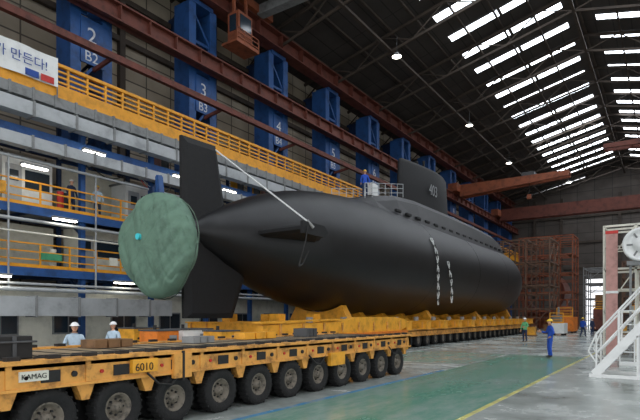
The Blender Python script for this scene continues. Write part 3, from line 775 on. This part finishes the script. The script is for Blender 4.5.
# ------------------------------------------------------------ people
def worker(loc,rz,top,bottom,helm,armL=None,armR=None,H=1.75,legs=None,name='worker'):
    k=H/1.78
    J={'pel':(0,0,0.95),'sp':(0,0.01,1.14),'ch':(0,0.01,1.34),'nk':(0,0,1.47),'hd':(0,-0.01,1.56)}
    R={'pel':(.15,.11),'sp':(.135,.1),'ch':(.165,.115),'nk':(.075,.07),'hd':(.055,.055)}
    E=[('pel','sp'),('sp','ch'),('ch','nk'),('nk','hd')]
    AR=armR or [(-.27,-.01,1.15),(-.28,-.09,.9)]; AL=armL or [(.27,-.01,1.15),(.28,-.09,.9)]
    LG=legs or ((-.11,-.02,.5),(-.12,.02,.09),(.11,-.03,.5),(.13,.02,.09))
    for s,n,A,kn,an in ((-1,'r',AR,LG[0],LG[1]),(1,'l',AL,LG[2],LG[3])):
        J['sh'+n]=(s*.18,0.01,1.41);R['sh'+n]=(.07,.065)
        J['el'+n]=A[0];R['el'+n]=(.052,.05); J['wr'+n]=A[1];R['wr'+n]=(.038,.036)
        J['hp'+n]=(s*.095,0,.87);R['hp'+n]=(.098,.1); J['kn'+n]=kn;R['kn'+n]=(.072,.072); J['an'+n]=an;R['an'+n]=(.055,.058)
        J['to'+n]=(an[0]+s*.01,an[1]-.17,.045);R['to'+n]=(.045,.04)
        E+=[('ch','sh'+n),('sh'+n,'el'+n),('el'+n,'wr'+n),('pel','hp'+n),('hp'+n,'kn'+n),('kn'+n,'an'+n),('an'+n,'to'+n)]
    names=list(J); me=bpy.data.meshes.new('bodyskel'); me.from_pydata([Vector(J[n]) for n in names],[(names.index(a),names.index(c)) for a,c in E],[])
    ob=bpy.data.objects.new('bodyskel',me); S.collection.objects.link(ob)
    md=ob.modifiers.new('Skin','SKIN'); md.use_smooth_shade=True
    for i,n in enumerate(names):
        sv=me.skin_vertices[0].data[i]; sv.radius=R[n]; sv.use_root=(n=='pel')
    ss=ob.modifiers.new('Sub','SUBSURF'); ss.levels=2; ss.render_levels=2
    dg=bpy.context.evaluated_depsgraph_get(); dg.update()
    nm=bpy.data.meshes.new_from_object(ob.evaluated_get(dg)); bpy.data.objects.remove(ob)
    nm.materials.clear()
    for m in (top,bottom,'boot','skin'): nm.materials.append(MATS[m])
    for p in nm.polygons:
        z=p.center.z; p.use_smooth=True
        p.material_index= 2 if z<.13 else (1 if z<.93 and abs(p.center.x)<.235 else (3 if z>1.5 and abs(p.center.x)<0.1 else 0))
    emp=bpy.data.objects.new(name,None); S.collection.objects.link(emp)
    body=bpy.data.objects.new('body',nm); S.collection.objects.link(body); body.parent=emp
    b=B()
    hz=1.655; b.ell((0,-.015,hz),.074,.092,.112,'skin',16,12)
    b.ell((0,-.035,hz-.065),.05,.06,.05,'skin')
    b.cyl((0,-.103,hz+.02),(0,-.125,hz-.02),.008,'skin',6,.014)
    for s in (-1,1):
        b.ell((s*.03,-.095,hz+.012),.013,.008,.008,'helmet_white',8,6); b.ell((s*.03,-.102,hz+.012),.006,.004,.006,'hair',8,6)
        b.ell((s*.075,0,hz),.012,.02,.032,'skin',8,6)
    b.box(-.024,.024,-.101,-.094,hz-.056,hz-.048,'red')
    b.ell((0,.015,hz+.015),.079,.09,.105,'hair',16,10)
    b.ell((0,0,hz+.045),.108,.128,.105,helm,18,12,z0=0.0)
    b.lathe((0,-.012,hz+.04),'Z',[(0,.10),(0,.135),(.012,.135),(.02,.10)],18,helm)
    b.box(-.06,.06,-.175,-.09,hz+.04,hz+.05,helm)
    h=b.build('head',origin=False); h.parent=emp
    b=B()
    for A,s in ((AR,-1),(AL,1)):
        e=Vector(A[0]);w=Vector(A[1]); d=(w-e).normalized(); side=d.cross(Vector((1,0,0)) if abs(d.x)<.8 else Vector((0,1,0))).normalized(); nrm=d.cross(side).normalized()
        b.beam(w-d*.02,w+d*.03,.055,.04,'skin')
        p0=w+d*.015;p1=w+d*.095
        b.add([p0+side*.032+nrm*.015,p0-side*.032+nrm*.015,p0-side*.032-nrm*.015,p0+side*.032-nrm*.015,p1+side*.042+nrm*.013,p1-side*.042+nrm*.013,p1-side*.042-nrm*.013,p1+side*.042-nrm*.013],
              [(0,1,2,3),(7,6,5,4),(0,4,5,1),(1,5,6,2),(2,6,7,3),(3,7,4,0)],'skin',True)
        for i,(o,L) in enumerate(((-.033,.06),(-.011,.072),(.011,.078),(.033,.07))):
            a=p1+side*o; m=a+d*L*.5+nrm*.006; t=m+d*L*.4+nrm*.022
            b.cyl(a,m,.0095,'skin',6,.0088); b.cyl(m,t,.0088,'skin',6,.007)
        a=w+d*.035+side*.034; m=a+d*.03+side*.025; t=m+d*.03+side*.006; b.cyl(a,m,.012,'skin',6,.01); b.cyl(m,t,.01,'skin',6,.008)
    h=b.build('hands',origin=False); h.parent=emp
    emp.location=loc; emp.rotation_euler=(0,0,math.radians(rz)); emp.scale=(k,k,k)
    return emp
fold=[(.27,-.02,1.16),(.12,-.2,1.12)]
foldR=[(-.27,-.02,1.16),(-.12,-.2,1.12)]
hip=[(.36,.04,1.17),(.2,-.04,1.0)]
walk=((-.1,-.14,.52),(-.11,-.2,.09),(.1,.02,.5),(.11,.24,.12))
worker((-4.5,25.3,0),-60,'overall_blue','overall_blue','helmet_yellow',armR=[(-.3,-.06,1.16),(-.3,-.3,1.2)],armL=hip)
worker((-8.8,39.9,0),-20,'vest_green','overall_navy','helmet_white',armL=fold)
worker((-6.5,52,0),150,'overall_blue','overall_navy','helmet_yellow',legs=walk)
worker((-5.9,53.2,0),60,'overall_navy','overall_navy','helmet_white')
worker((-13.0,7.75,0),60,'overall_pale','overall_pale','helmet_white',H=1.72,armR=foldR)
worker((-15.2,10.4,0),20,'overall_pale','overall_blue','helmet_white',H=1.70,legs=walk)
worker((-24.6,15.9,6.9),60,'overall_pale','overall_navy','helmet_yellow')
worker((-24.6,14.5,6.9),100,'overall_navy','overall_navy','helmet_white')
worker((SX+0.2,29.4,9.55),40,'overall_blue','overall_navy','helmet_yellow')
worker((-24.6,9.5,4.1),80,'overall_blue','overall_navy','helmet_yellow')

# ------------------------------------------------------------ world + camera
w=bpy.data.worlds.new('World'); S.world=w; w.use_nodes=True
bg=w.node_tree.nodes['Background']; bg.inputs['Color'].default_value=(0.94,0.96,1.0,1); bg.inputs['Strength'].default_value=1.8
cam=bpy.data.cameras.new('Camera'); co=bpy.data.objects.new('Camera',cam); S.collection.objects.link(co); S.camera=co
cam.sensor_width=36; cam.lens=520/640*36; cam.shift_y=106/640; cam.clip_end=400
co.location=(0,0,1.9); co.rotation_euler=(math.radians(90),0,math.atan(350/520))
